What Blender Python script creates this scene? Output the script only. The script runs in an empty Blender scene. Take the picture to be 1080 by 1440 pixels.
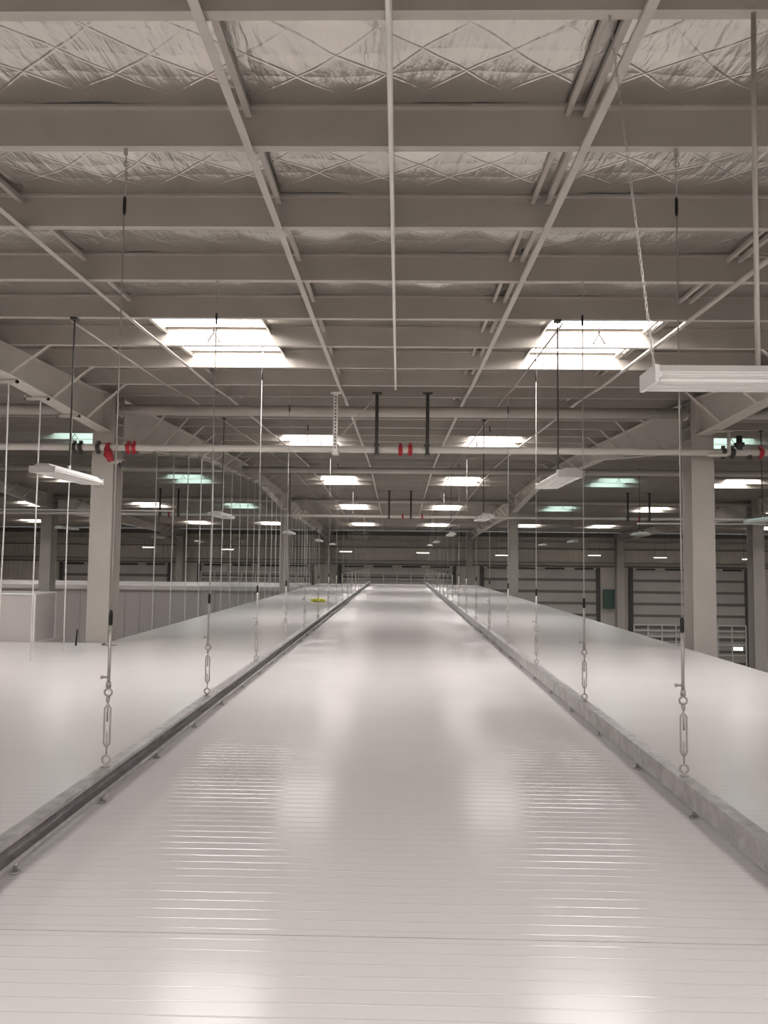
import bpy, bmesh, math, random
from mathutils import Vector, Matrix
random.seed(7)
SC = bpy.context.scene
COL = SC.collection
PI = math.pi

# ------------------------------------------------------------------ camera
CZ = 9.75                      # eye height over the hall floor
cam_d = bpy.data.cameras.new('camera')
cam = bpy.data.objects.new('camera', cam_d); COL.objects.link(cam)
cam_d.sensor_fit = 'VERTICAL'; cam_d.sensor_height = 36.0; cam_d.lens = 27.0
cam_d.clip_start = 0.05; cam_d.clip_end = 400
YAW, PITCH, ROLL = math.radians(1.11), math.radians(3.66), 0.011
F = Vector((-math.sin(YAW)*math.cos(PITCH), math.cos(YAW)*math.cos(PITCH), math.sin(PITCH)))
R0 = F.cross(Vector((0, 0, 1))).normalized(); U0 = R0.cross(F)
RR = R0*math.cos(ROLL) + U0*math.sin(ROLL); UU = RR.cross(F)
M3 = Matrix((RR, UU, -F)).transposed()
cam.matrix_world = Matrix.Translation((0, 0, CZ)) @ M3.to_4x4()
SC.camera = cam

# ------------------------------------------------------------------ light and exposure
SKY_STRENGTH = 16.5             # overcast daylight behind the roof lights
world = bpy.data.worlds.new('sky'); SC.world = world; world.use_nodes = True
bgn = world.node_tree.nodes['Background']
bgn.inputs[0].default_value = (0.80, 0.88, 1.0, 1); bgn.inputs[1].default_value = 1.0
SC.view_settings.view_transform = 'Standard'; SC.view_settings.look = 'None'
SC.view_settings.exposure = 0.0; SC.view_settings.gamma = 1.0
SC.view_settings.use_curve_mapping = False
SC.cycles.max_bounces = 8; SC.cycles.diffuse_bounces = 5; SC.cycles.glossy_bounces = 4
SC.cycles.caustics_reflective = False

# ------------------------------------------------------------------ materials
def mat(name, col, rough=0.5, metal=0.0, noise=0.0, nscale=4.0, emit=None, spec=0.5):
    m = bpy.data.materials.new(name); m.use_nodes = True
    nt = m.node_tree; b = nt.nodes['Principled BSDF']
    b.inputs['Base Color'].default_value = (*col, 1)
    b.inputs['Roughness'].default_value = rough; b.inputs['Metallic'].default_value = metal
    b.inputs['Specular IOR Level'].default_value = spec
    if noise > 0:
        tc = nt.nodes.new('ShaderNodeTexCoord'); nz = nt.nodes.new('ShaderNodeTexNoise')
        nz.inputs['Scale'].default_value = nscale; nz.inputs['Detail'].default_value = 5
        rp = nt.nodes.new('ShaderNodeValToRGB')
        rp.color_ramp.elements[0].position = 0.3; rp.color_ramp.elements[1].position = 0.7
        rp.color_ramp.elements[0].color = (*[c*(1-noise) for c in col], 1)
        rp.color_ramp.elements[1].color = (*[min(1, c*(1+noise)) for c in col], 1)
        nt.links.new(tc.outputs['Object'], nz.inputs['Vector'])
        nt.links.new(nz.outputs['Fac'], rp.inputs['Fac']); nt.links.new(rp.outputs['Color'], b.inputs['Base Color'])
    if emit:
        b.inputs['Emission Color'].default_value = (*emit[0], 1); b.inputs['Emission Strength'].default_value = emit[1]
    return m

M_PURLIN = mat('purlin_zinc', (0.48, 0.44, 0.395), 0.5, 0.0, 0.06, 1.5)
M_STEEL = mat('painted_steel', (0.53, 0.495, 0.45), 0.5, 0, 0.05, 1.2)
M_COL = mat('column_paint', (0.44, 0.41, 0.375), 0.5, 0, 0.04, 1.2)
M_GALV = mat('galvanised', (0.50, 0.485, 0.475), 0.42, 0.6, 0.22, 9.0)
M_ROD = mat('zinc_rod', (0.50, 0.48, 0.45), 0.4, 0.6)
M_PALE = mat('pale_rod', (0.85, 0.83, 0.79), 0.5, 0.0)
M_DARK = mat('dark_steel', (0.045, 0.04, 0.035), 0.5)
M_BLACK = mat('black_plastic', (0.012, 0.012, 0.012), 0.4)
M_RED = mat('red_paint', (0.42, 0.02, 0.03), 0.4)
M_PIPE = mat('pipe_paint', (0.60, 0.57, 0.52), 0.4)
M_LAMP = mat('lamp_white', (0.80, 0.79, 0.76), 0.4)
M_LENS = mat('lamp_lens', (0.86, 0.86, 0.83), 0.25)
M_LIT = mat('lamp_lit', (0.9, 0.9, 0.85), 0.4, emit=((1.0, 0.96, 0.86), 2.2))
M_WALL = mat('wall_sheet', (0.76, 0.72, 0.65), 0.55, 0, 0.08, 0.4)
M_DOOR = mat('door_panel', (0.52, 0.49, 0.46), 0.5, 0, 0.08, 0.5)
M_JAMB = mat('door_jamb', (0.09, 0.085, 0.08), 0.6)
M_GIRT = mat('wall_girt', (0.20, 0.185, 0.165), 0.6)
M_FLOOR = mat('hall_floor', (0.30, 0.29, 0.27), 0.45, 0, 0.1, 0.3)
M_CLAD = mat('clean_panel', (0.62, 0.57, 0.55), 0.45, 0, 0.03, 0.5)
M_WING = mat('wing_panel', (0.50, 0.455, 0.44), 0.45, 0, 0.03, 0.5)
M_YEL = mat('yellow_cloth', (0.62, 0.60, 0.03), 0.7)
M_GREEN = mat('green_box', (0.09, 0.16, 0.13), 0.5)
M_SKY = mat('skylight_sheet', (0.8, 0.8, 0.8), 0.5, emit=((1.0, 0.962, 0.945), SKY_STRENGTH))
M_SKYC = mat('skylight_sheet_aqua', (0.6, 0.8, 0.8), 0.5, emit=((0.68, 1.0, 0.96), SKY_STRENGTH*0.35))

def slab_material(rough, spec):
    m = bpy.data.materials.new('white_panel_gloss'); m.use_nodes = True
    nt = m.node_tree; L = nt.links; b = nt.nodes['Principled BSDF']
    b.inputs['Base Color'].default_value = (0.79, 0.75, 0.735, 1)
    b.inputs['Roughness'].default_value = rough; b.inputs['Specular IOR Level'].default_value = spec
    g = nt.nodes.new('ShaderNodeNewGeometry')
    nz = nt.nodes.new('ShaderNodeTexNoise'); nz.inputs['Scale'].default_value = 1.0; nz.inputs['Detail'].default_value = 2
    mp = nt.nodes.new('ShaderNodeMapping'); mp.inputs['Scale'].default_value = (0.35, 0.8, 1)
    L.new(g.outputs['Position'], mp.inputs['Vector']); L.new(mp.outputs[0], nz.inputs['Vector'])
    bp = nt.nodes.new('ShaderNodeBump'); bp.inputs['Strength'].default_value = 1.0; bp.inputs['Distance'].default_value = 0.010
    L.new(nz.outputs['Fac'], bp.inputs['Height']); L.new(bp.outputs[0], b.inputs['Normal'])
    return m
M_SLAB = slab_material(0.17, 0.14)          # flat paint between the beads
M_BEAD = slab_material(0.07, 0.85)          # polished crest of the pressed beads

def foil_material():
    m = bpy.data.materials.new('foil_insulation'); m.use_nodes = True
    nt = m.node_tree; L = nt.links; b = nt.nodes['Principled BSDF']
    b.inputs['Base Color'].default_value = (0.60, 0.57, 0.53, 1)
    b.inputs['Metallic'].default_value = 0.85; b.inputs['Roughness'].default_value = 0.24
    g = nt.nodes.new('ShaderNodeNewGeometry'); sx = nt.nodes.new('ShaderNodeSeparateXYZ')
    L.new(g.outputs['Position'], sx.inputs[0])
    def mth(op, a, v=None):
        n = nt.nodes.new('ShaderNodeMath'); n.operation = op
        for i, q in enumerate((a, v)):
            if q is None: continue
            if isinstance(q, (int, float)): n.inputs[i].default_value = q
            else: L.new(q, n.inputs[i])
        return n.outputs[0]
    hs = []
    for sgn in (1, -1):
        u = mth('ADD', sx.outputs['X'], mth('MULTIPLY', sx.outputs['Y'], 1.25*sgn))
        w = nt.nodes.new('ShaderNodeTexNoise'); w.inputs['Scale'].default_value = 0.8
        L.new(g.outputs['Position'], w.inputs['Vector'])
        u = mth('ADD', u, mth('MULTIPLY', w.outputs['Fac'], 0.35))
        fr = mth('ABSOLUTE', mth('SUBTRACT', mth('FRACT', mth('DIVIDE', u, 0.62)), 0.5))
        hs.append(mth('MINIMUM', mth('MULTIPLY', fr, 26.0), 1.0))
        sag = mth('MULTIPLY', fr, 1.2); hs.append(sag)
    line = mth('MINIMUM', hs[0], hs[2])
    nz = nt.nodes.new('ShaderNodeTexNoise'); nz.inputs['Scale'].default_value = 1.0; nz.inputs['Detail'].default_value = 4
    mp = nt.nodes.new('ShaderNodeMapping'); mp.inputs['Scale'].default_value = (11.0, 2.6, 1)
    L.new(g.outputs['Position'], mp.inputs['Vector']); L.new(mp.outputs[0], nz.inputs['Vector'])
    h = mth('ADD', mth('MULTIPLY', line, 0.0032), mth('MULTIPLY', nz.outputs['Fac'], 0.020))
    h = mth('SUBTRACT', h, mth('MULTIPLY', mth('MINIMUM', hs[1], hs[3]), 0.014))
    bp = nt.nodes.new('ShaderNodeBump'); bp.inputs['Strength'].default_value = 1.0; bp.inputs['Distance'].default_value = 1.0
    L.new(h, bp.inputs['Height']); L.new(bp.outputs[0], b.inputs['Normal'])
    return m
M_FOIL = foil_material()

# ------------------------------------------------------------------ mesh helpers
class MB:
    def __init__(s): s.v = []; s.f = []; s.sm = []
    def add(s, vs, fs, smooth=False):
        o = len(s.v); s.v += [tuple(p) for p in vs]
        for f in fs: s.f.append(tuple(i+o for i in f)); s.sm.append(smooth)
        return s
    def box(s, x0, x1, y0, y1, z0, z1):
        vs = [(x, y, z) for x in (x0, x1) for y in (y0, y1) for z in (z0, z1)]
        return s.add(vs, [(0, 1, 3, 2), (4, 6, 7, 5), (0, 4, 5, 1), (2, 3, 7, 6), (0, 2, 6, 4), (1, 5, 7, 3)])
    def prism(s, poly, axis, a, b):           # poly: 2-D outline in the two other axes (in xyz order), extruded along axis
        n = len(poly)
        def p(q, t):
            return (t, q[0], q[1]) if axis == 'x' else (q[0], t, q[1]) if axis == 'y' else (q[0], q[1], t)
        vs = [p(q, a) for q in poly] + [p(q, b) for q in poly]
        fs = [(i, (i+1) % n, n+(i+1) % n, n+i) for i in range(n)] + [tuple(range(n))[::-1], tuple(range(n, 2*n))]
        return s.add(vs, fs)
    def tube(s, pts, r, n=8, caps=True):
        pts = [Vector(p) for p in pts]; rs = r if isinstance(r, (list, tuple)) else [r]*len(pts)
        o = []; up = None
        for i, p in enumerate(pts):
            d = (pts[min(i+1, len(pts)-1)] - pts[max(i-1, 0)]).normalized()
            if up is None: up = Vector((0, 0, 1)) if abs(d.z) < 0.9 else Vector((1, 0, 0))
            a = d.cross(up).normalized(); up = a.cross(d).normalized()
            o += [p + (a*math.cos(2*PI*k/n) + up*math.sin(2*PI*k/n))*rs[i] for k in range(n)]
        fs = []
        for i in range(len(pts)-1):
            for k in range(n): fs.append((i*n+k, i*n+(k+1) % n, (i+1)*n+(k+1) % n, (i+1)*n+k))
        s.add(o, fs, n > 5)
        if caps:
            m = len(pts)-1; b = len(s.v)-len(o)
            s.f.append(tuple(b+k for k in range(n))[::-1]); s.sm.append(False)
            s.f.append(tuple(b+m*n+k for k in range(n))); s.sm.append(False)
        return s
    def ring(s, c, R, r, axis='y', n=14, m=6):
        vs = []; c = Vector(c)
        for i in range(n):
            t = 2*PI*i/n
            e = Vector((math.cos(t), 0, math.sin(t))) if axis == 'y' else Vector((0, math.cos(t), math.sin(t))) if axis == 'x' else Vector((math.cos(t), math.sin(t), 0))
            ax = Vector((0, 1, 0)) if axis == 'y' else Vector((1, 0, 0)) if axis == 'x' else Vector((0, 0, 1))
            for k in range(m):
                q = 2*PI*k/m; vs.append(c + e*(R + r*math.cos(q)) + ax*(r*math.sin(q)))
        fs = [(i*m+k, i*m+(k+1) % m, ((i+1) % n)*m+(k+1) % m, ((i+1) % n)*m+k) for i in range(n) for k in range(m)]
        return s.add(vs, fs, True)
    def bar(s, p, q, w, h):                    # flat rectangular bar between two points
        p, q = Vector(p), Vector(q); d = (q-p).normalized()
        a = d.cross(Vector((0, 0, 1))); a = a.normalized() if a.length > 1e-4 else Vector((1, 0, 0)); b = a.cross(d)
        vs = [c + a*i*w/2 + b*j*h/2 for c in (p, q) for i, j in ((-1, -1), (1, -1), (1, 1), (-1, 1))]
        return s.add(vs, [(0, 3, 2, 1), (4, 5, 6, 7), (0, 1, 5, 4), (1, 2, 6, 5), (2, 3, 7, 6), (3, 0, 4, 7)])
    def mesh(s, name, m):
        me = bpy.data.meshes.new(name); me.from_pydata(s.v, [], s.f)
        me.polygons.foreach_set('use_smooth', s.sm)
        bm = bmesh.new(); bm.from_mesh(me); bmesh.ops.recalc_face_normals(bm, faces=bm.faces); bm.to_mesh(me); bm.free()
        me.materials.append(m); return me
    def build(s, name, m, parent=None):
        o = bpy.data.objects.new(name, s.mesh(name, m)); COL.objects.link(o)
        if parent is not None: o.parent = parent
        return o

def tag(o, label=None, cat=None, group=None, kind=None):
    if label: o['label'] = label
    if cat: o['category'] = cat
    if group: o['group'] = group
    if kind: o['kind'] = kind
    return o
def empty(name, loc=(0, 0, 0), rz=0):
    o = bpy.data.objects.new(name, None); COL.objects.link(o); o.location = loc; o.rotation_euler = (0, 0, rz)
    o.empty_display_size = 0.1
    return o
def inst(name, me, parent, loc=(0, 0, 0), rz=0):
    o = bpy.data.objects.new(name, me); COL.objects.link(o); o.parent = parent; o.location = loc; o.rotation_euler = (0, 0, rz)
    return o
def kids(o): return [c for c in bpy.data.objects if c.parent == o]
def copy_tree(o, parent=None):
    c = o.copy(); COL.objects.link(c); c.parent = parent
    for ch in kids(o): copy_tree(ch, c)
    return c
ORD = ['first', 'second', 'third', 'fourth', 'fifth', 'sixth', 'seventh', 'eighth', 'ninth', 'tenth', 'eleventh', 'twelfth',
       'thirteenth', 'fourteenth', 'fifteenth', 'sixteenth', 'seventeenth', 'eighteenth', 'nineteenth', 'twentieth',
       'twenty-first', 'twenty-second', 'twenty-third', 'twenty-fourth', 'twenty-fifth', 'twenty-sixth', 'twenty-seventh', 'twenty-eighth', 'twenty-ninth', 'thirtieth']

# ------------------------------------------------------------------ dimensions of the hall
ROWX = [-19.4, -6.24, 6.29, 19.45]
COLY = [16.22, 42.25, 68.2]
WALLY = 69.2
XL, XR, YB = -38.0, 38.0, -15.5
SLAB = 8.0
PD = 0.29                                       # purlin depth
KNOT = [(-20, 2.606), (10.24, 3.277), (14.74, 3.40), (16.24, 3.50), (22.24, 3.665), (25.24, 3.76), (30.5, 3.85), (34.24, 3.80), (37.24, 3.69),
        (46.24, 3.41), (49.24, 3.29), (58.24, 2.90), (61.24, 2.79), (75, 2.55)]
def pb(y):                                      # purlin underside
    for (a, za), (b, zb) in zip(KNOT[:-1], KNOT[1:]):
        if y <= b: return CZ + za+(zb-za)*(y-a)/(b-a)
P0 = 4.24
PUR = [P0 + 1.5*n for n in range(-13, 43)]
PUR = [y for y in PUR if y < WALLY-0.3]
SKY_ROWS = [(P0+1.5*(4+8*k), P0+1.5*(6+8*k)) for k in range(-2, 5)]
SKY_X = [-28.9, -23.1, -15.85, -10.05, -2.83, 2.98, 10.1, 15.9, 23.1, 28.9]
SKW = 0.81

# ------------------------------------------------------------------ setting
def struct(name, mb, m, label=None):
    o = mb.build(name, m); o['kind'] = 'structure'
    if label: o['label'] = label
    return o
struct('floor', MB().box(XL, XR, YB, WALLY+0.3, -0.2, 0), M_FLOOR, 'grey concrete floor of the hall far below')
struct('wall_left', MB().box(XL-0.25, XL, YB, WALLY+0.3, 0, 14), M_WALL, 'grey sheet metal side wall on the left')
struct('wall_right', MB().box(XR, XR+0.25, YB, WALLY+0.3, 0, 14), M_WALL, 'grey sheet metal side wall on the right')
struct('wall_front', MB().box(XL, XR, YB-0.25, YB, 0, 14), M_WALL, 'grey sheet metal wall behind the viewer')

# far wall: corrugated sheet with girts, painted eave shade and service runs
mb = MB(); n = 380; zt = CZ+2.75
pts = []
for i in range(n+1):
    x = XL + (XR-XL)*i/n; pts.append((x, WALLY + (0.022 if i % 2 else 0.0)))
pts += [(XR, WALLY+0.3), (XL, WALLY+0.3)]
struct('wall_far', mb.prism(pts, 'z', 0, zt), M_WALL, 'grey ribbed metal end wall at the far end')
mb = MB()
for z, h in ((2.30, .34), (1.20, .07), (0.02, .06), (-0.32, .08)):  # topmost strip is shade under the eave, painted dark; the rest are girts
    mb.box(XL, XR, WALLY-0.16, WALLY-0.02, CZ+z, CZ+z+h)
struct('trim_1', mb, M_GIRT, 'dark horizontal girts and painted eave shade along the far wall')
mb = MB().box(XL, XR, WALLY-0.30, WALLY-0.18, CZ+1.36, CZ+1.86)
mb.box(XL, XR, WALLY-0.3, WALLY-0.18, CZ-0.16, CZ-0.07)
struct('trim_2', mb, M_PIPE, 'pale service ledge along the far wall')

# large sectional doors in the far wall
DOORS = [(-30.4, -20.6), (-17.9, -7.7), (-5.2, 5.0), (7.5, 17.8), (20.7, 30.9)]
for i, (x0, x1) in enumerate(DOORS):
    e = empty('door_%d' % (i+1), ((x0+x1)/2, WALLY-0.1, 0)); e['kind'] = 'structure'
    e['label'] = 'wide grey sectional door in the far wall, %s from left' % ORD[i]
    w = (x1-x0)/2; top = CZ-0.52
    mb = MB(); z = 0.02
    while z < top-0.1:
        mb.box(-w, w, -0.06, 0.0, z+0.05, min(z+0.98, top)); z += 1.03
    mb.box(-w, w, -0.02, 0.03, 0.02, top)
    mb.build('panel', M_DOOR, e)
    mb = MB(); z = 0.02+1.03
    while z < top-0.1:
        mb.box(-w, w, -0.10, -0.061, z-0.12, z+0.12); z += 1.03
    mb.build('stiffener', M_GIRT, e)
    for s in (-1, 1):
        MB().box(s*w-0.16, s*w+0.16, -0.25, 0.05, 0, top+0.15).build('jamb', M_JAMB, e)
    MB().box(-w, w, -0.22, 0.04, top+0.02, top+0.14).build('lintel_rail', M_WALL, e)
    for k in range(4):                                         # dark slots over the door
        cx = -w + 2*w*(k+0.5)/4
        MB().box(cx-0.85, cx+0.85, -0.26, -0.22, top-0.03, top+0.10).build('vent_slot', M_BLACK, e)
    zz = CZ-1.05 if i in (1, 2) else CZ-5.3
    mb = MB()
    for k in range(9):
        cx = -w+0.2 + (2*w-0.4)*k/8; mb.box(cx-0.05, cx+0.05, -0.30, -0.24, 0.03 if i > 2 else zz-1.5, zz)
    for dz in ((0, .5, .95, 1.4) if i in (1, 2) else (0, .5, 1.0, 1.7, 2.6)): mb.box(-w+.2, w-.2, -0.30, -0.25, zz-dz-0.09, zz-dz)
    mb.build('grille', M_LAMP, e)

# roof lining : foil sheet sagging between purlins, open at the skylights
def roof_piece(mb, ya, yb, x0, x1, nx):
    T = 7; vs = []
    za, zb = pb(ya)+PD, pb(yb)+PD
    for j in range(T+1):
        t = j/T; y = ya+(yb-ya)*t
        for i in range(nx+1):
            x = x0+(x1-x0)*i/nx
            sag = 0.045*math.sin(PI*t)*(1+0.55*math.sin(x*1.9+ya*2.3)+0.35*math.sin(x*4.7-ya*5.1))
            vs.append((x, y, za+(zb-za)*t + 0.012 - sag))
    fs = [(j*(nx+1)+i, j*(nx+1)+i+1, (j+1)*(nx+1)+i+1, (j+1)*(nx+1)+i) for j in range(T) for i in range(nx)]
    mb.add(vs, fs, True)
mb = MB()
edges = [YB] + PUR + [WALLY+0.3]
for a, b in zip(edges[:-1], edges[1:]):
    holes = []
    for ra, rb in SKY_ROWS:
        if a > ra-0.01 and b < rb+0.01: holes = [(x-SKW, x+SKW) for x in SKY_X]
    segs = []; cur = XL
    for h0, h1 in holes: segs.append((cur, h0)); cur = h1
    segs.append((cur, XR))
    for s0, s1 in segs: roof_piece(mb, a, b, s0, s1, max(2, int((s1-s0)/0.32)))
struct('ceiling', mb, M_FOIL, 'silver quilted foil lining under the roof')

# skylights
rowname = ['', '', 'nearest', 'second nearest', 'third', 'fourth', 'farthest']
def make_skylight(L, m):
    e = empty('skylight')
    mb = MB(); n = 14; prof = []
    for i in range(n+1):
        x = -SKW-0.06+(2*SKW+0.12)*i/n
        prof.append((x, 0.06 if (i//1) % 2 else 0.03))
    prof += [(SKW+0.06, 0.075), (-SKW-0.06, 0.075)]
    mb.prism(prof, 'y', -L/2, L/2); mb.build('glazing_sheet', m, e)
    mb = MB()
    for s in (-1, 1): MB().box(s*SKW-0.012, s*SKW+0.012, -L/2, L/2, -0.10, 0.05).build('curb', M_FOIL, e)
    for s in (-1, 1): MB().box(-SKW, SKW, s*L/2-0.006, s*L/2+0.006, -0.01, 0.06).build('end_curb', M_FOIL, e)
    mb = MB()
    mb.tube([(0, -0.35, 0.03), (0, -0.35, -0.16)], 0.013, 6)
    mb.tube([(0, -0.35, -0.16), (-0.09, -0.35, -0.30), (0.09, -0.35, -0.30), (0, -0.35, -0.16)], 0.014, 6)
    mb.build('pull_handle', M_DARK, e)
    return e
proto = {}
bayname = dict(zip(SKY_X, ['far left']*2+['left']*2+['middle']*2+['right']*2+['far right']*2))
for r, (ya, yb) in enumerate(SKY_ROWS):
    for xi, x in enumerate(SKY_X):
        d = (ya+yb)/2
        if d > 2 and abs(561+1080*x/d-540) > 700: vis = False
        else: vis = d > 2
        aqua = (abs(x) < 11 and abs(x) > 9 and r in (3, 4, 5))
        L = yb-ya-0.02
        key = aqua
        if key not in proto: proto[key] = o = make_skylight(L, M_SKYC if aqua else M_SKY)
        else: o = copy_tree(proto[key])
        o.location = (x, d, (pb(ya)+pb(yb))/2+PD-0.005)
        sl = math.atan2(pb(yb)-pb(ya), yb-ya); o.rotation_euler = (sl, 0, 0)
        side = 'left' if xi % 2 == 0 else 'right'
        pos = rowname[r] if vis else 'hidden'
        if not vis and d < 2: lab = 'white skylight of the %s bay, %s of its pair, %s' % (bayname[x], side, ['farther behind the viewer', 'overhead'][r])
        else: lab = '%s skylight, %s of the pair in the %s bay, %s row' % ('aqua-tinted' if aqua else 'glaring white', side, bayname[x], rowname[r])
        tag(o, lab, 'skylight', 'corrugated skylights in the roof')

# ------------------------------------------------------------------ white panel ceiling walked on
def deck(x0, x1, y0, y1, label, notch=None):
    """sandwich panel deck with a fine bead pressed across it every 10 cm"""
    e = empty('deck_panel', (0, y0, 0)); tag(e, label, 'panel deck', 'white ribbed panel decks')
    prof = [(0, SLAB)]; p = 0.10; y = 0.05; L = y1-y0
    while y < L-0.03:
        prof += [(y+a, SLAB+h) for a, h in ((-.006, 0), (-.0045, .00040), (-.003, .00068), (-.0015, .00085), (0, .00092), (.0015, .00085), (.003, .00068), (.0045, .00040), (.006, 0))]; y += p
    prof.append((L, SLAB))
    n = len(prof); segs = [(x0, x1, 0, n-1)]
    if notch:
        cut = max(i for i in range(n) if prof[i][0] <= notch[1]-y0 and prof[i][1] == SLAB)
        segs = [(notch[0], x1, 0, n-1), (x0, notch[0], 0, cut)]
    mb = MB()
    for a, b, i0, i1 in segs:
        q = prof[i0:i1+1]; m = len(q)
        mb.add([(a, *c) for c in q]+[(b, *c) for c in q], [(i, i+1, m+i+1, m+i) for i in range(m-1)])
    o = mb.build('ribbed_sheet', M_SLAB, e); o.data.materials.append(M_BEAD)
    for p in o.data.polygons:
        ys = [o.data.vertices[v].co.y for v in p.vertices]
        if max(ys)-min(ys) < 0.005: p.material_index = 1
    mb = MB()
    for a, b, i0, i1 in segs: mb.box(a, b, prof[i0][0], prof[i1][0], SLAB-0.1, SLAB-0.0005)
    mb.build('core', M_CLAD, e)
    return e
S0 = 3.70                                         # the visible joint between two sheets
XE_L, XE_R = -6.05, 6.04
deck(-14, XE_R, -6, S0-0.004, 'glossy white ribbed panel deck nearest the viewer, before the thin dark joint')
deck(-14, XE_R, S0+0.004, 58.5, 'glossy white ribbed panel deck beyond the thin dark joint, running to the far end', (XE_L, 15.9))
deck(-14, -7.40, 15.906, 17.0, 'short white deck strip under the white panel box at the left edge')
# partition walls carrying the deck (seen past its edges)
tag(MB().box(XE_R-0.16, XE_R-0.06, -6, 58.4, 0, SLAB-0.1).build('clean_room_wall', M_CLAD), 'white clean room wall under the right edge of the panel deck', 'partition wall')
tag(MB().box(XE_L+0.06, XE_L+0.16, 16.0, 58.4, 0, SLAB-0.1).build('clean_room_wall', M_CLAD), 'white clean room wall under the left edge of the panel deck', 'partition wall')
e = empty('clean_room_wing', (-22, 49.5, 0)); tag(e, 'lower-lit wing with mauve panel front and pale roof edge left of the deck', 'clean room')
mb = MB()
for i in range(32): mb.box(-15+i*0.97, -15+i*0.97+0.95, 0, 0.08, 0, SLAB-0.26)
mb.box(-15, 15.4, 0.08, 0.14, 0, SLAB-0.26); mb.build('front_wall', M_WING, e)
MB().box(-15.1, 15.45, -0.06, 8.4, SLAB-0.26, SLAB+0.02).build('roof_panel', M_CLAD, e)
# boxed shaft standing on the deck at the left
e = empty('shaft_box', (-10.6, 16.42, SLAB)); tag(e, 'white panel box standing on the deck at the left picture edge', 'box')
MB().box(-3.1, 3.05, -0.5, 0.46, 0.003, 0.97).build('panel', M_WING, e)
mb = MB(); mb.box(-3.12, 3.07, -0.52, 0.48, 0.97, 1.0); mb.box(3.04, 3.07, -0.52, -0.49, 0.003, 0.97); mb.box(3.04, 3.07, .45, 0.48, 0.003, 0.97)
mb.build('edge_trim', M_LAMP, e)

# ------------------------------------------------------------------ columns
def make_column(w, dpt, top, base=0.0):
    e = empty('steel_column')
    t = 0.025
    mb = MB(); mb.box(-w/2, w/2, -dpt/2, -dpt/2+t, base, top); mb.build('front_flange', M_COL, e)
    mb = MB(); mb.box(-w/2, w/2, dpt/2-t, dpt/2, base, top); mb.build('rear_flange', M_COL, e)
    mb = MB(); mb.box(-0.012, 0.012, -dpt/2+t, dpt/2-t, base, top); mb.build('web', M_COL, e)
    mb = MB()
    for k in range(4): mb.box(-w/2+0.01, w/2-0.01, -dpt/2+t, dpt/2-t, top-0.9+0.27*k, top-0.882+0.27*k)
    mb.build('stiffener_plates', M_COL, e)
    MB().box(-w/2-0.12, w/2+0.12, -dpt/2-0.12, dpt/2+0.12, 0, 0.03).build('base_plate', M_STEEL, e)
    return e
rown = ['far left', 'left', 'right', 'far right']; coln = ['nearest', 'middle-distance', 'farthest']
for j, y in enumerate(COLY):
    for i, x in enumerate(ROWX):
        outer = i in (0, 3)
        e = make_column(0.60 if outer else 0.46, 0.75 if outer else 0.56, pb(y)-0.005)
        e.location = (x, y, 0)
        tag(e, 'grey steel H column, %s one of the %s row' % (coln[j], rown[i]), 'column', 'steel columns of the hall')

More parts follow.
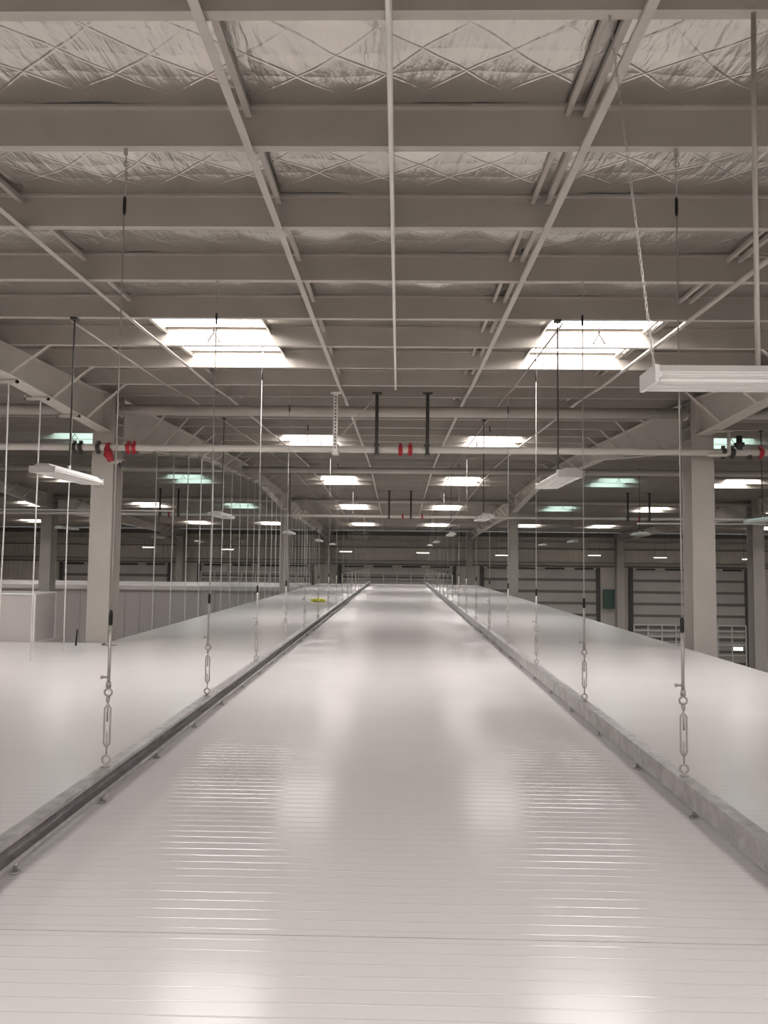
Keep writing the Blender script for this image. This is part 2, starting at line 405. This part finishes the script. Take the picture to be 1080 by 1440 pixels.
# ------------------------------------------------------------------ rafters with fly braces
PROF = [[(-9.4, 2.2), (-3, 2.5), (8, 2.85), (11.8, 2.86), (15.95, 2.68)], [(16.49, 2.55), (19.1, 2.70), (24, 3.24), (34.5, 3.44), (41.85, 2.74)], [(42.65, 2.6), (50.5, 2.55), (59, 2.3), (67.8, 1.95)]]
def lerp(prof, y):
    for (a, za), (b, zb) in zip(prof[:-1], prof[1:]):
        if a <= y <= b: return za+(zb-za)*(y-a)/(b-a)
    return prof[-1][1]
brace_cache = {}
spn = ['nearest', 'second', 'farthest']
for i, x in enumerate(ROWX):
    for j, prof in enumerate(PROF):
        e = empty('roof_rafter', (x, 0, 0))
        tag(e, 'haunched grey steel roof rafter, %s span of the %s column row' % (spn[j], rown[i]), 'beam', 'haunched roof rafters')
        y0, y1 = prof[0][0], prof[-1][0]
        ys = sorted(set([p[0] for p in prof] + [k for k, _ in KNOT if y0 < k < y1]))
        N = len(ys)
        mb = MB(); vs = []
        for xx in (-0.008, 0.008):
            for y in ys: vs += [(xx, y, CZ+lerp(prof, y)+0.012), (xx, y, pb(y)-0.022)]
        fs = []
        for k in range(N-1):
            a = 2*k; b = 2*N+2*k
            fs += [(a, a+2, a+3, a+1), (b, b+1, b+3, b+2), (a, b, b+2, a+2), (a+1, a+3, b+3, b+1)]
        fs += [(0, 1, 2*N+1, 2*N), (2*N-2, 4*N-2, 4*N-1, 2*N-1)]
        mb.add(vs, fs)
        mb.build('web', M_STEEL, e)
        for nm, fn, w in (('bottom_flange', lambda y: CZ+lerp(prof, y)-0.006, 0.30), ('top_flange', lambda y: pb(y)-0.016, 0.28)):
            mb = MB()
            vs = []
            for y in ys:
                z = fn(y); vs += [(-w/2, y, z-0.009), (w/2, y, z-0.009), (w/2, y, z+0.009), (-w/2, y, z+0.009)]
            fs = [(4*k+q, 4*k+(q+1) % 4, 4*k+4+(q+1) % 4, 4*k+4+q) for k in range(N-1) for q in range(4)] + [(0, 3, 2, 1), tuple(4*N-4+q for q in range(4))]
            mb.add(vs, fs); mb.build(nm, M_STEEL, e)
        for yy in (y0, y1-0.03): MB().box(-0.15, 0.15, yy, yy+0.03, CZ+lerp(prof, yy+0.01 if yy == y0 else yy)+0.01, pb(yy)-0.03).build('end_plate', M_STEEL, e)
        for y in PUR:
            if y0+0.2 < y < y1-0.2:
                zb = CZ+lerp(prof, y); dz = pb(y)-zb
                for s in ((-1, 1)):
                    mb = MB(); w = min(0.75, 0.35+dz*0.6)
                    mb.bar((s*0.13, y+0.02, zb+0.02), (s*(0.13+w), y+0.02, pb(y)+0.03), 0.065, 0.012)
                    mb.bar((s*0.13, y+0.045, zb+0.02), (s*(0.13+w), y+0.045, pb(y)+0.03), 0.008, 0.05)
                    mb.build('fly_brace', M_STEEL, e)

# ------------------------------------------------------------------ purlins
def make_purlin():
    t = 0.006; wf = 0.08
    prof = [(0, 0), (wf, 0), (wf, 0.022), (wf-t, 0.022), (wf-t, t), (t, t), (t, PD), (-wf+t, PD), (-wf, PD), (-wf, PD-0.022), (-wf+t, PD-0.022), (-wf+t, PD-t), (0, PD-t)]
    prof = [(a-0.04, b) for a, b in prof]
    prof.pop(7)
    return MB().prism(prof, 'x', XL, XR).mesh('roof_purlin', M_PURLIN)
PM = make_purlin()
k1 = 0
def where(y):
    c = [q for q in COLY if q < y]
    if y < COLY[0]:
        vis = [q for q in PUR if q > 4 and q <= y]
        return '%s from the top of the picture' % ORD[len(vis)-1] if vis else None
    b = len(c)-1
    cnt = len([q for q in PUR if q > COLY[b] and q <= y])
    return '%s beyond the %s columns' % (ORD[cnt-1], coln[b] if b < 2 else 'farthest')
for k, y in enumerate(PUR):
    o = bpy.data.objects.new('roof_purlin', PM); COL.objects.link(o); o.location = (0, y, pb(y))
    w = where(y)
    if w is None: w = 'overhead, %s back from the viewer' % ORD[len([q for q in PUR if y <= q <= 4])-1]
    tag(o, 'grey steel roof purlin with pale lower edge, %s' % w, 'purlin', 'roof purlins')

# sag struts and conduits running along the hall under the purlins
def run_path(x, dz, ya, yb):
    ys = [ya] + [k for k, _ in KNOT if ya < k < yb] + [yb]
    return [(x, y, pb(y)+dz) for y in ys]
names = {-3.68: 'outer left', -1.18: 'inner left', 1.39: 'inner right', 3.87: 'outer right'}
for x, nm in names.items():
    e = empty('sag_strut', (x, 0, 0)); tag(e, 'pale angle strut line tying the purlins along the hall, %s of four' % nm, 'strut', 'purlin strut lines')
    mb = MB()
    p = run_path(0, -0.024, 2.0, WALLY-0.3)
    wid = 0.06
    for a, b in zip(p[:-1], p[1:]): mb.bar(a, b, wid, 0.006); mb.bar((a[0]-wid/2, a[1], a[2]+0.012), (b[0]-wid/2, b[1], b[2]+0.012), 0.006, 0.02)
    mb.build('lower_bar', M_STEEL, e)
    for yy in PUR:
        if 2 < yy < 31:
            ya, yb = yy+0.05, yy+1.42
            mb = MB(); mb.bar((0.0, ya, pb(ya)+PD-0.06), (0.0, yb, pb(yb)+PD-0.06), 0.05, 0.045); mb.build('upper_bar', M_PURLIN, e)
            if x > 0 and yy < 20:
                mb = MB(); mb.bar((-0.14, ya, pb(ya)+PD-0.06), (-0.14, yb, pb(yb)+PD-0.06), 0.04, 0.04); mb.build('upper_bar', M_PURLIN, e)
tag(MB().tube(run_path(-0.085, -0.045, 1.5, 14.9), 0.020, 8).build('conduit', M_PALE), 'pale straight conduit under the purlins along the middle of the picture', 'conduit')
tag(MB().tube(run_path(-4.53, -0.03, 10.3, 66), 0.014, 6).build('conduit', M_PURLIN), 'thin conduit along the roof above the left row of lamps', 'conduit')
tag(MB().tube(run_path(2.20, -0.03, 10.3, 66), 0.014, 6).build('conduit', M_PURLIN), 'thin conduit along the roof above the right row of lamps', 'conduit')

# tie tubes between columns
for y, zc, nm in ((16.1, 3.16, 'at the nearest columns'), (28.9, 3.42, 'midway to the next columns'), (42.15, 3.31, 'at the middle-distance columns')):
    segs = [(XL, ROWX[0]), (ROWX[0], ROWX[1]), (ROWX[1], ROWX[2]), (ROWX[2], ROWX[3]), (ROWX[3], XR)]
    bn = ['far left bay', 'left bay', 'middle bay', 'right bay', 'far right bay']
    for (a, b), q in zip(segs, bn):
        e = empty('tie_tube', ((a+b)/2, y, CZ+zc)); tag(e, 'round grey tie tube across the %s, %s' % (q, nm), 'tie beam', 'tie tubes across the hall')
        h = (b-a)/2-0.28
        MB().tube([(-h, 0, 0), (h, 0, 0)], 0.115, 18).build('tube', M_STEEL, e)
        for s in (-1, 1): MB().box(s*h-0.01, s*h+0.01, -0.14, 0.14, -0.14, 0.14).build('end_plate', M_STEEL, e)

# ------------------------------------------------------------------ rails lying over the deck
def make_rail(x, label):
    e = empty('hanging_rail', (x, 0, SLAB)); tag(e, label, 'rail', 'galvanised suspension rails')
    z0, z1 = 0.060, 0.210; w = 0.10; t = 0.008
    prof = [(-w/2, z0), (w/2, z0), (w/2, z0+0.028), (w/2-t, z0+0.028), (w/2-t, z0+t), (-w/2+t, z0+t), (-w/2+t, z1-t), (w/2-t, z1-t), (w/2-t, z1-0.028), (w/2, z1-0.028), (w/2, z1), (-w/2, z1)]
    MB().prism(prof, 'y', 0.6, 57.8).build('channel', M_GALV, e)
    fm = MB(); fm.tube([(0, 0, 0.008), (0, 0, 0.070)], 0.011, 8); fm.tube([(0, 0, 0.002), (0, 0, 0.012)], 0.030, 10); fm.tube([(0, 0, 0.04), (0, 0, 0.06)], 0.020, 6)
    fme = fm.mesh('foot', M_GALV)
    y = 4.34 if x < 0 else 4.23
    while y < 57:
        inst('foot', fme, e, ((0.035 if x < 0 else -0.035), y, 0)); y += 1.25
    sp = MB().box(-w/2-0.007, -w/2-0.001, -0.16, 0.16, z0+0.02, z1-0.02).mesh('splice_plate', M_GALV)
    for y in (10.3, 16.3, 22.3, 28.3, 34.3, 40.3, 46.3): inst('splice_plate', sp, e, (0, y, 0))
    return e
RXL, RXR = -2.145, 2.095
make_rail(RXL, 'galvanised channel rail on the left, open side facing the middle of the deck')
make_rail(RXR, 'galvanised channel rail on the right, flat back facing the middle of the deck')

# hangers : wire from purlin, ferrules, lower rod, turnbuckle
def make_hanger(H):
    """origin at the rail top, H = height to the purlin underside"""
    e = empty('rail_hanger')
    MB().box(-0.016, 0.016, -0.010, -0.001, H-0.05, H+0.14).build('purlin_clip', M_PURLIN, e)
    mb = MB(); mb.tube([(0, 0, H-0.04), (0.006, 0, H-0.25), (0, 0, H-.38)], 0.006, 6); mb.ring((0.004, 0, H-0.12), 0.022, 0.005); mb.ring((0.004, 0, H-0.20), 0.022, 0.005, 'x'); mb.build('hook', M_ROD, e)
    MB().tube([(0, 0, H-0.53), (0, 0, H-0.50), (0, 0, H-0.40), (0, 0, H-0.38)], [.007, .013, .013, .007], 8).build('sleeve', M_BLACK, e)
    MB().tube([(0, 0, 1.12), (0, 0, H-0.53)], 0.0055, 6).build('wire', M_ROD, e)
    MB().tube([(0, 0, 1.03), (0, 0, 1.05), (0, 0, 1.13), (0, 0, 1.15)], [.010, .016, .016, .008], 8).build('sleeve', M_BLACK, e)
    mb = MB(); mb.tube([(0, 0, 0.60), (0, 0, 1.05)], 0.0125, 8); mb.tube([(0, 0, 0.58), (0, 0, 0.62)], 0.02, 6); mb.build('lower_rod', M_ROD, e)
    mb = MB(); mb.tube([(0.0, 0, 0.655), (-0.05, 0, 0.655)], 0.009, 6); mb.tube([(-0.045, 0, 0.655), (-0.058, 0, 0.655)], 0.016, 6); mb.build('side_screw', M_ROD, e)
    mb = MB(); mb.ring((0, 0, 0.545), 0.028, 0.008, 'y'); mb.ring((0, 0, 0.50), 0.025, 0.007, 'x'); mb.build('eye', M_ROD, e)
    mb = MB()
    for s in (-1, 1): mb.tube([(0, 0, 0.46), (s*0.022, 0, 0.43), (s*0.022, 0, 0.17), (0, 0, 0.14)], 0.007, 6)
    mb.tube([(0, 0, 0.48), (0, 0, 0.33)], 0.007, 6); mb.tube([(0, 0, 0.08), (0, 0, 0.25)], 0.007, 6); mb.build('turnbuckle', M_ROD, e)
    mb = MB(); mb.ring((0, 0, 0.055), 0.030, 0.009, 'y'); mb.tube([(0, 0, 0), (0, 0, 0.03)], 0.014, 8); mb.tube([(0, 0, 0.0), (0, 0, 0.012)], 0.030, 6); mb.build('eye_bolt', M_ROD, e)
    return e
ZR = SLAB+0.211
for s, x in (('left', RXL), ('right', RXR)):
    k = 0
    for y in PUR[1::2] if False else [P0+1.5*(1+2*q) for q in range(18)]:
        if y > 57: break
        e = make_hanger(pb(y)-ZR); e.location = (x, y, ZR)
        tag(e, 'steel hanger rod with turnbuckle on the %s rail, %s from the viewer' % (s, ORD[k]), 'hanger rod', 'hanger rods on the rails'); k += 1

# edge rods hung from the left rafter
k = 0
for y in [12.0, 13.1, 14.4] + [18.9+1.45*q for q in range(27)]:
    j = 0 if y < 16.2 else 1 if y < 42.2 else 2
    if 41.8 < y < 43.3 or y > 57.5: continue
    zt = CZ+lerp(PROF[j], y)-0.016
    e = empty('edge_rod', (-6.04 if y > 16 else -6.25, y, SLAB)); H = zt-SLAB
    tag(e, 'thin pale rod from the left rafter to the deck edge, %s from the viewer' % ORD[k], 'hanger rod', 'edge rods under the left rafter'); k += 1
    wob = 0.02*math.sin(k*1.7)
    MB().tube([(0, 0, 0), (wob, 0, H*0.5), (0, 0, H-0.05)], 0.011 if y < 16 else 0.013, 6).build('rod', M_PALE, e)
    o = -6.3 - e.location.x
    mb = MB(); mb.box(o-0.24, max(o+0.2, 0.03), -0.025, 0.025, H-0.06, H-0.015); mb.box(o-0.24, o-0.2, -0.025, 0.025, H-0.06, H+0.03); mb.box(o+0.165, o+0.2, -0.025, 0.025, H-0.06, H+0.03)
    mb.build('beam_clamp', M_STEEL, e)

# ------------------------------------------------------------------ lamps
def lamp_meshes(L):
    prof = [(-0.16, 0), (0.16, 0), (0.16, 0.03), (0.07, 0.095), (-0.07, 0.095), (-0.16, 0.03)]
    a = MB().prism(prof, 'y', -L/2, L/2).mesh('housing', M_LAMP)
    mb = MB()
    for x0 in (-0.14, -0.04, 0.06): mb.box(x0, x0+0.08, -L/2+0.04, L/2-0.04, -0.02, -0.001)
    b = mb.mesh('diffuser', M_LENS)
    mb = MB()
    mb.box(-0.165, 0.165, -0.012, 0.012, -0.022, 0.06)
    c = mb.mesh('end_cap', M_LAMP)
    return a, b, c
LM = lamp_meshes(1.55)
def lamp(x, y, z, label, rods=1, ln=LM, rz=0, litm=None, group='linear lamps hung from the roof'):
    e = empty('linear_lamp', (x, y, z), rz); tag(e, label, 'lamp', group)
    inst('housing', ln[0], e); inst('diffuser', ln[1], e); inst('end_cap', ln[2], e, (0, -0.775, 0)); inst('end_cap', ln[2], e, (0, 0.775, 0))
    H = pb(y)-z
    for s in ((0,) if rods == 1 else (-0.6, 0.6)):
        mb = MB().tube([(0, s, 0.09), (0, s, H if s == 0 else pb(y+s)-z)], 0.011, 6); mb.build('rod', M_DARK, e)
    MB().box(-0.045, 0.045, -0.05, 0.05, H-0.03, H-0.001).build('junction_box', M_DARK, e)
    MB().tube([(0, 0, .09), (0, 0, .16)], 0.022, 8).build('ceiling_hook', M_LAMP, e)
    return e
for k, y in enumerate([10.24, 19.24, 31.24, 43.24, 52.24]):
    for x, nm in ((-4.46, 'left'), (2.12, 'right')):
        lamp(x, y, CZ+1.08, 'white linear lamp on a dark rod, %s in the %s row over the deck' % (ORD[k], nm))
for k, y in enumerate([20.74, 31.24, 43.24, 52.24]):
    for x, nm in ((9.75, 'right'), (-13.6, 'left')):
        lamp(x, y, CZ+1.18, 'white linear lamp in the %s bay beyond the columns, %s from the viewer' % (nm, ORD[k]), 1)
# the near lamp at the right edge, hung crosswise on chain and conduit
e = empty('linear_lamp', (2.335, P0, CZ+1.005)); tag(e, 'large white linear lamp at the right edge, hung crosswise on chain and conduit', 'lamp', 'linear lamps hung from the roof')
prof = [(-0.13, 0), (0.13, 0), (0.13, 0.035), (0.08, 0.08), (-0.08, 0.08), (-0.13, 0.035)]
MB().prism(prof, 'x', -0.95, 0.95).build('housing', M_LAMP, e)
mb = MB()
for y0 in (-0.12, -0.035, 0.05): mb.box(-0.93, 0.93, y0, y0+0.07, -0.022, -0.001)
mb.build('diffuser', M_LENS, e)
mb = MB()
for s in (-1, 1): MB().box(s*0.95-0.012, s*0.95+0.012, -0.135, 0.135, -0.025, 0.07).build('end_cap', M_LAMP, e)
for z0 in (0.008, 0.024): MB().box(-0.92, 0.92, -0.136, -0.131, z0, z0+0.006).build('cooling_rib', M_LAMP, e)
H = pb(P0)-(CZ+1.005)
MB().tube([(-0.355, -0.01, 0.07), (-0.35, -0.01, H*0.6), (-0.34, -0.01, H+0.02)], 0.015, 8).build('conduit', M_STEEL, e)
mb = MB(); p0, p1 = Vector((-0.92, 0, 0.07)), Vector((-1.155, 0.0, H+0.01)); nl = 66
for i in range(nl):
    a, b = p0.lerp(p1, i/nl), p0.lerp(p1, (i+1.25)/nl)
    off = Vector((0.006, 0, 0)) if i % 2 else Vector((0, 0.006, 0))
    mb.tube([a-off, b-off], 0.0022, 5); mb.tube([a+off, b+off], 0.0022, 5)
mb.build('chain', M_ROD, e)
# lit strips near the far wall and lamps on the far wall
for k, (x, z) in enumerate(((-4.3, 0.72), (2.0, 0.68), (8.4, 0.55), (15.9, 0.62), (21.2, 0.5), (28.3, 0.45), (-20.5, 0.9), (-14.0, .8))):
    y = P0+1.5*39
    e = empty('strip_lamp', (x, y, CZ+z)); tag(e, 'small lit strip lamp hanging before the far wall, %s' % ['left of centre', 'right of centre', 'right of the farthest right column', 'left of the far right column', 'just past the far right column', 'at the right picture edge', 'left of the far left column', 'above the left door'][k], 'lamp', 'lit strip lamps by the far wall')
    MB().box(-0.52, 0.52, -0.07, 0.07, 0.03, 0.09).build('housing', M_LAMP, e)
    MB().box(-0.5, 0.5, -0.06, 0.06, -0.01, 0.03).build('diffuser', M_LIT, e)
    for s in (-0.4, 0.4): MB().tube([(s, 0, 0.09), (s, 0, pb(y)-CZ-z)], 0.008, 5).build('rod', M_DARK, e)
for k, x in enumerate((24.9, 29.9)):
    e = empty('wall_lamp', (x, WALLY-0.62, CZ-7.35)); tag(e, 'bright lamp low on the far right door, %s of two' % ('left' if k == 0 else 'right'), 'lamp', 'bright lamps low on the far wall')
    MB().box(-0.42, 0.42, 0.06, 0.2, -0.16, 0.16).build('housing', M_LAMP, e); MB().box(-0.40, 0.40, 0.0, 0.06, -0.14, 0.14).build('diffuser', M_LIT, e)

# ------------------------------------------------------------------ sprinkler pipes
def coupling(x, red=True, white=False):
    mb = MB(); mb.tube([(x-0.05, 0, 0), (x-0.05, 0, 0)], 0.1, 3) if False else None
    mb.tube([(x-0.045, 0, 0), (x+0.045, 0, 0)], 0.088, 14)
    mb.box(x-0.03, x+0.03, -0.03, 0.03, 0.09, 0.135); mb.box(x-0.03, x+0.03, -0.03, 0.03, -0.135, -0.09)
    return mb
YP = 15.72; ZP = CZ+2.295
e = empty('sprinkler_pipe', (0, YP, ZP)); tag(e, 'pale sprinkler main crossing in front of the nearest columns', 'pipe', 'sprinkler mains across the hall')
MB().tube([(-30, 0, 0), (30, 0, 0)], 0.072, 16).build('pipe', M_PIPE, e)
for x in (-5.62, -5.50, 0.02, 0.22, 7.38): coupling(x).build('red_coupling', M_RED, e)['label'] = 'red pipe coupling'
for x in (-6.75, -6.62, -6.25, 6.62, 6.8): coupling(x).build('coupling', M_DARK, e)['label'] = 'dark pipe coupling'
mb = MB(); mb.tube([(-6.05, -0.02, -0.02), (-6.0, -0.08, -0.16), (-5.95, -0.08, -0.30)], [0.075, 0.085, 0.06], 12); mb.ring((-6.0, -0.16, -0.17), 0.065, 0.012, 'y'); mb.tube([(-6.0, -0.17, -0.17), (-6.0, -0.05, -0.17)], 0.016, 6)
mb.tube([(-6.08, 0, 0), (-6.0, 0, 0)], 0.10, 12)
mb.build('valve', M_RED, e)['label'] = 'red valve with handwheel'
mb = MB(); mb.tube([(6.95, 0, 0.0), (6.95, 0, 0.34)], 0.06, 10); mb.tube([(6.95, 0, 0.12), (6.95, 0, 0.2)], 0.1, 10); mb.tube([(7.15, 0, 0.0), (7.15, 0, -0.14)], 0.05, 10)
mb.build('tee_fitting', M_DARK, e)
e2 = empty('sprinkler_pipe', (0, 39.5, CZ+2.30)); tag(e2, 'pale sprinkler main crossing before the middle-distance columns', 'pipe', 'sprinkler mains across the hall')
MB().tube([(-34, 0, 0), (34, 0, 0)], 0.072, 14).build('pipe', M_PIPE, e2)
for x in (-11.9, 0.2, 1.2, 12.3): coupling(x).build('red_coupling', M_RED, e2)['label'] = 'red pipe coupling'

def pipe_hanger(x, y, z, label, m, w=0.05, brace=None, pair=False):
    e = empty('pipe_hanger', (x, y, z)); tag(e, label, 'pipe hanger', 'strut hangers of the sprinkler mains')
    H = pb(y)-z
    mb = MB(); mb.box(-w/2, w/2, -0.13, -0.09, -0.1, H-0.002); mb.build('strut', m, e)
    MB().box(-0.10, 0.10, -0.16, -0.06, H-0.03, H-0.001).build('top_plate', m, e)
    mb = MB(); mb.box(-w/2-0.02, w/2+0.02, -0.14, 0.10, -0.115, -0.09); mb.box(-w/2-0.02, w/2+0.02, -0.09, 0.10, 0.08, 0.10); mb.build('pipe_cradle', m, e)
    if m is M_PALE:
        mb = MB()
        for k in range(int(H/0.07)): mb.box(-0.012, 0.012, -0.134, -0.1305, 0.0+k*0.07, 0.035+k*0.07)
        mb.build('slot', M_DARK, e)
    if brace:
        MB().bar((0, -0.08, H-0.06), (brace, -0.08, 0.25), 0.035, 0.02).build('brace', M_STEEL, e)
pipe_hanger(-1.32, YP, ZP, 'slotted pale strut hanger holding the near sprinkler main, left of three', M_PALE, 0.09)
pipe_hanger(-0.47, YP, ZP, 'dark strut hanger with diagonal brace on the near sprinkler main, middle of three', M_DARK, 0.07, -0.75)
pipe_hanger(0.57, YP, ZP, 'dark strut hanger on the near sprinkler main, right of three', M_DARK, 0.07)
for x, nm in ((-12.35, 'left bay, left of the pair'), (-11.4, 'left bay, right of the pair'), (-0.5, 'middle bay, left of the pair'), (0.62, 'middle bay, right of the pair'), (11.7, 'right bay, left of the pair'), (12.8, 'right bay, right of the pair')):
    pipe_hanger(x, 39.5, CZ+2.30, 'dark strut hanger of the second sprinkler main, %s' % nm, M_DARK, 0.09)
e = empty('pipe_bracket', (6.62, 15.45, CZ+2.2)); tag(e, 'pale bent bracket pipe beside the top of the nearest right column', 'bracket')
MB().tube([(0, 0, 0.47), (0, 0, 0.05), (-0.05, 0, 0.0), (-0.42, 0, 0.0)], 0.035, 10).build('pipe', M_PIPE, e)
MB().box(-0.34, 0.06, -0.06, 0.06, 0.462, 0.484).build('flange', M_PIPE, e)
# small fitting on the left column
e = empty('column_bracket', (-6.06, 16.0, CZ+2.02)); tag(e, 'small grey lamp bracket on the side of the nearest left column', 'bracket')
MB().tube([(-0.06, 0, 0), (0.10, -0.02, 0.02), (0.24, -0.03, -0.01)], [0.05, 0.06, 0.08], 10).build('arm', M_STEEL, e)
MB().tube([(0.18, -0.03, -0.02), (0.24, -0.03, -0.07)], [0.07, 0.09], 10).build('shade', M_DARK, e)
# pale wire runs at lamp level in the side bays
tag(MB().tube([(-32, 22.0, CZ+1.40), (-20, 22.0, CZ+1.36), (-6.5, 22.0, CZ+1.38)], 0.022, 6).build('cable_run', M_PALE), 'pale level cable run across the left bay behind the nearest left column', 'cable')
tag(MB().tube([(6.8, 22.0, CZ+1.15), (20, 22.0, CZ+1.2), (32, 22.0, CZ+1.2)], 0.022, 6).build('cable_run', M_PALE), 'pale level cable run across the right bay behind the nearest right column', 'cable')

# ------------------------------------------------------------------ small things
# yellow bundle on the deck
bm = bmesh.new(); bmesh.ops.create_icosphere(bm, subdivisions=3, radius=1)
for v in bm.verts:
    n = 1+0.22*math.sin(5*v.co.x+2*v.co.z)*math.cos(4*v.co.y)
    v.co = Vector((v.co.x*0.30*n, v.co.y*0.16*n, max(-0.02, (v.co.z*0.5+0.42)*0.15*n)))
zmin = min(v.co.z for v in bm.verts)
for v in bm.verts: v.co.z -= zmin
me = bpy.data.meshes.new('yellow_bundle'); bm.to_mesh(me); bm.free(); me.materials.append(M_YEL)
for p in me.polygons: p.use_smooth = True
e = empty('cloth_bundle', (-3.35, 32.6, SLAB+.002)); tag(e, 'yellow-green cloth bundle lying on the white deck left of the left rail', 'cloth')
o = bpy.data.objects.new('cloth', me); COL.objects.link(o); o.parent = e
MB().tube([(-0.28, -0.14, 0.03), (-0.1, -0.19, 0.07), (0.12, -0.18, 0.05), (0.30, -0.10, 0.02)], 0.025, 6).build('fold', M_YEL, e)
# green switch cabinet on far wall
e = empty('switch_cabinet', (18.75, WALLY-0.35, CZ-4.0)); tag(e, 'dark green cabinet on the far wall beside the far right column', 'cabinet')
MB().box(-0.5, 0.5, -0.15, 0.2, 0, 1.7).build('body', M_GREEN, e); MB().box(-0.42, 0.42, -0.19, -0.151, 0.1, 1.6).build('door', M_GREEN, e); MB().box(0.28, 0.32, -0.22, -0.19, 0.8, 1.0).build('handle', M_DARK, e)
# black stick and loose cable at the deck edge by the left column
tag(MB().tube([(-6.40, 15.3, SLAB+.002), (-6.39, 15.32, SLAB+0.32)], 0.018, 8).build('upright_pin', M_BLACK), 'short black pin standing on the deck just left of the nearest left column', 'pin')
pts = [(-6.05+0.10*math.cos(t*1.3)+0.07*t, 15.55+0.16*math.sin(t*1.3), SLAB+0.010) for t in [0.3*i for i in range(16)]]
tag(MB().tube(pts, 0.007, 6).build('loose_cable', M_DARK), 'loose dark cable coiled on the deck at the foot of the left column', 'cable')

# ------------------------------------------------------------------ pieces that belong to a part
NEST = {'end_cap': 'housing', 'diffuser': 'housing', 'cooling_rib': 'housing', 'side_screw': 'lower_rod', 'slot': 'strut', 'stiffener': 'panel',
        'vent_slot': 'lintel_rail', 'handle': 'door', 'edge_trim': 'panel', 'pull_handle': 'glazing_sheet', 'stiffener_plates': 'web'}
stem = lambda o: o.name.split('.')[0]
byp = {}
for o in bpy.data.objects:
    if o.parent is not None: byp.setdefault(o.parent.name, []).append(o)
for p, cs in byp.items():
    for c in cs:
        host = NEST.get(stem(c))
        if host:
            t = [q for q in cs if stem(q) == host]
            if t: c.parent = t[0]
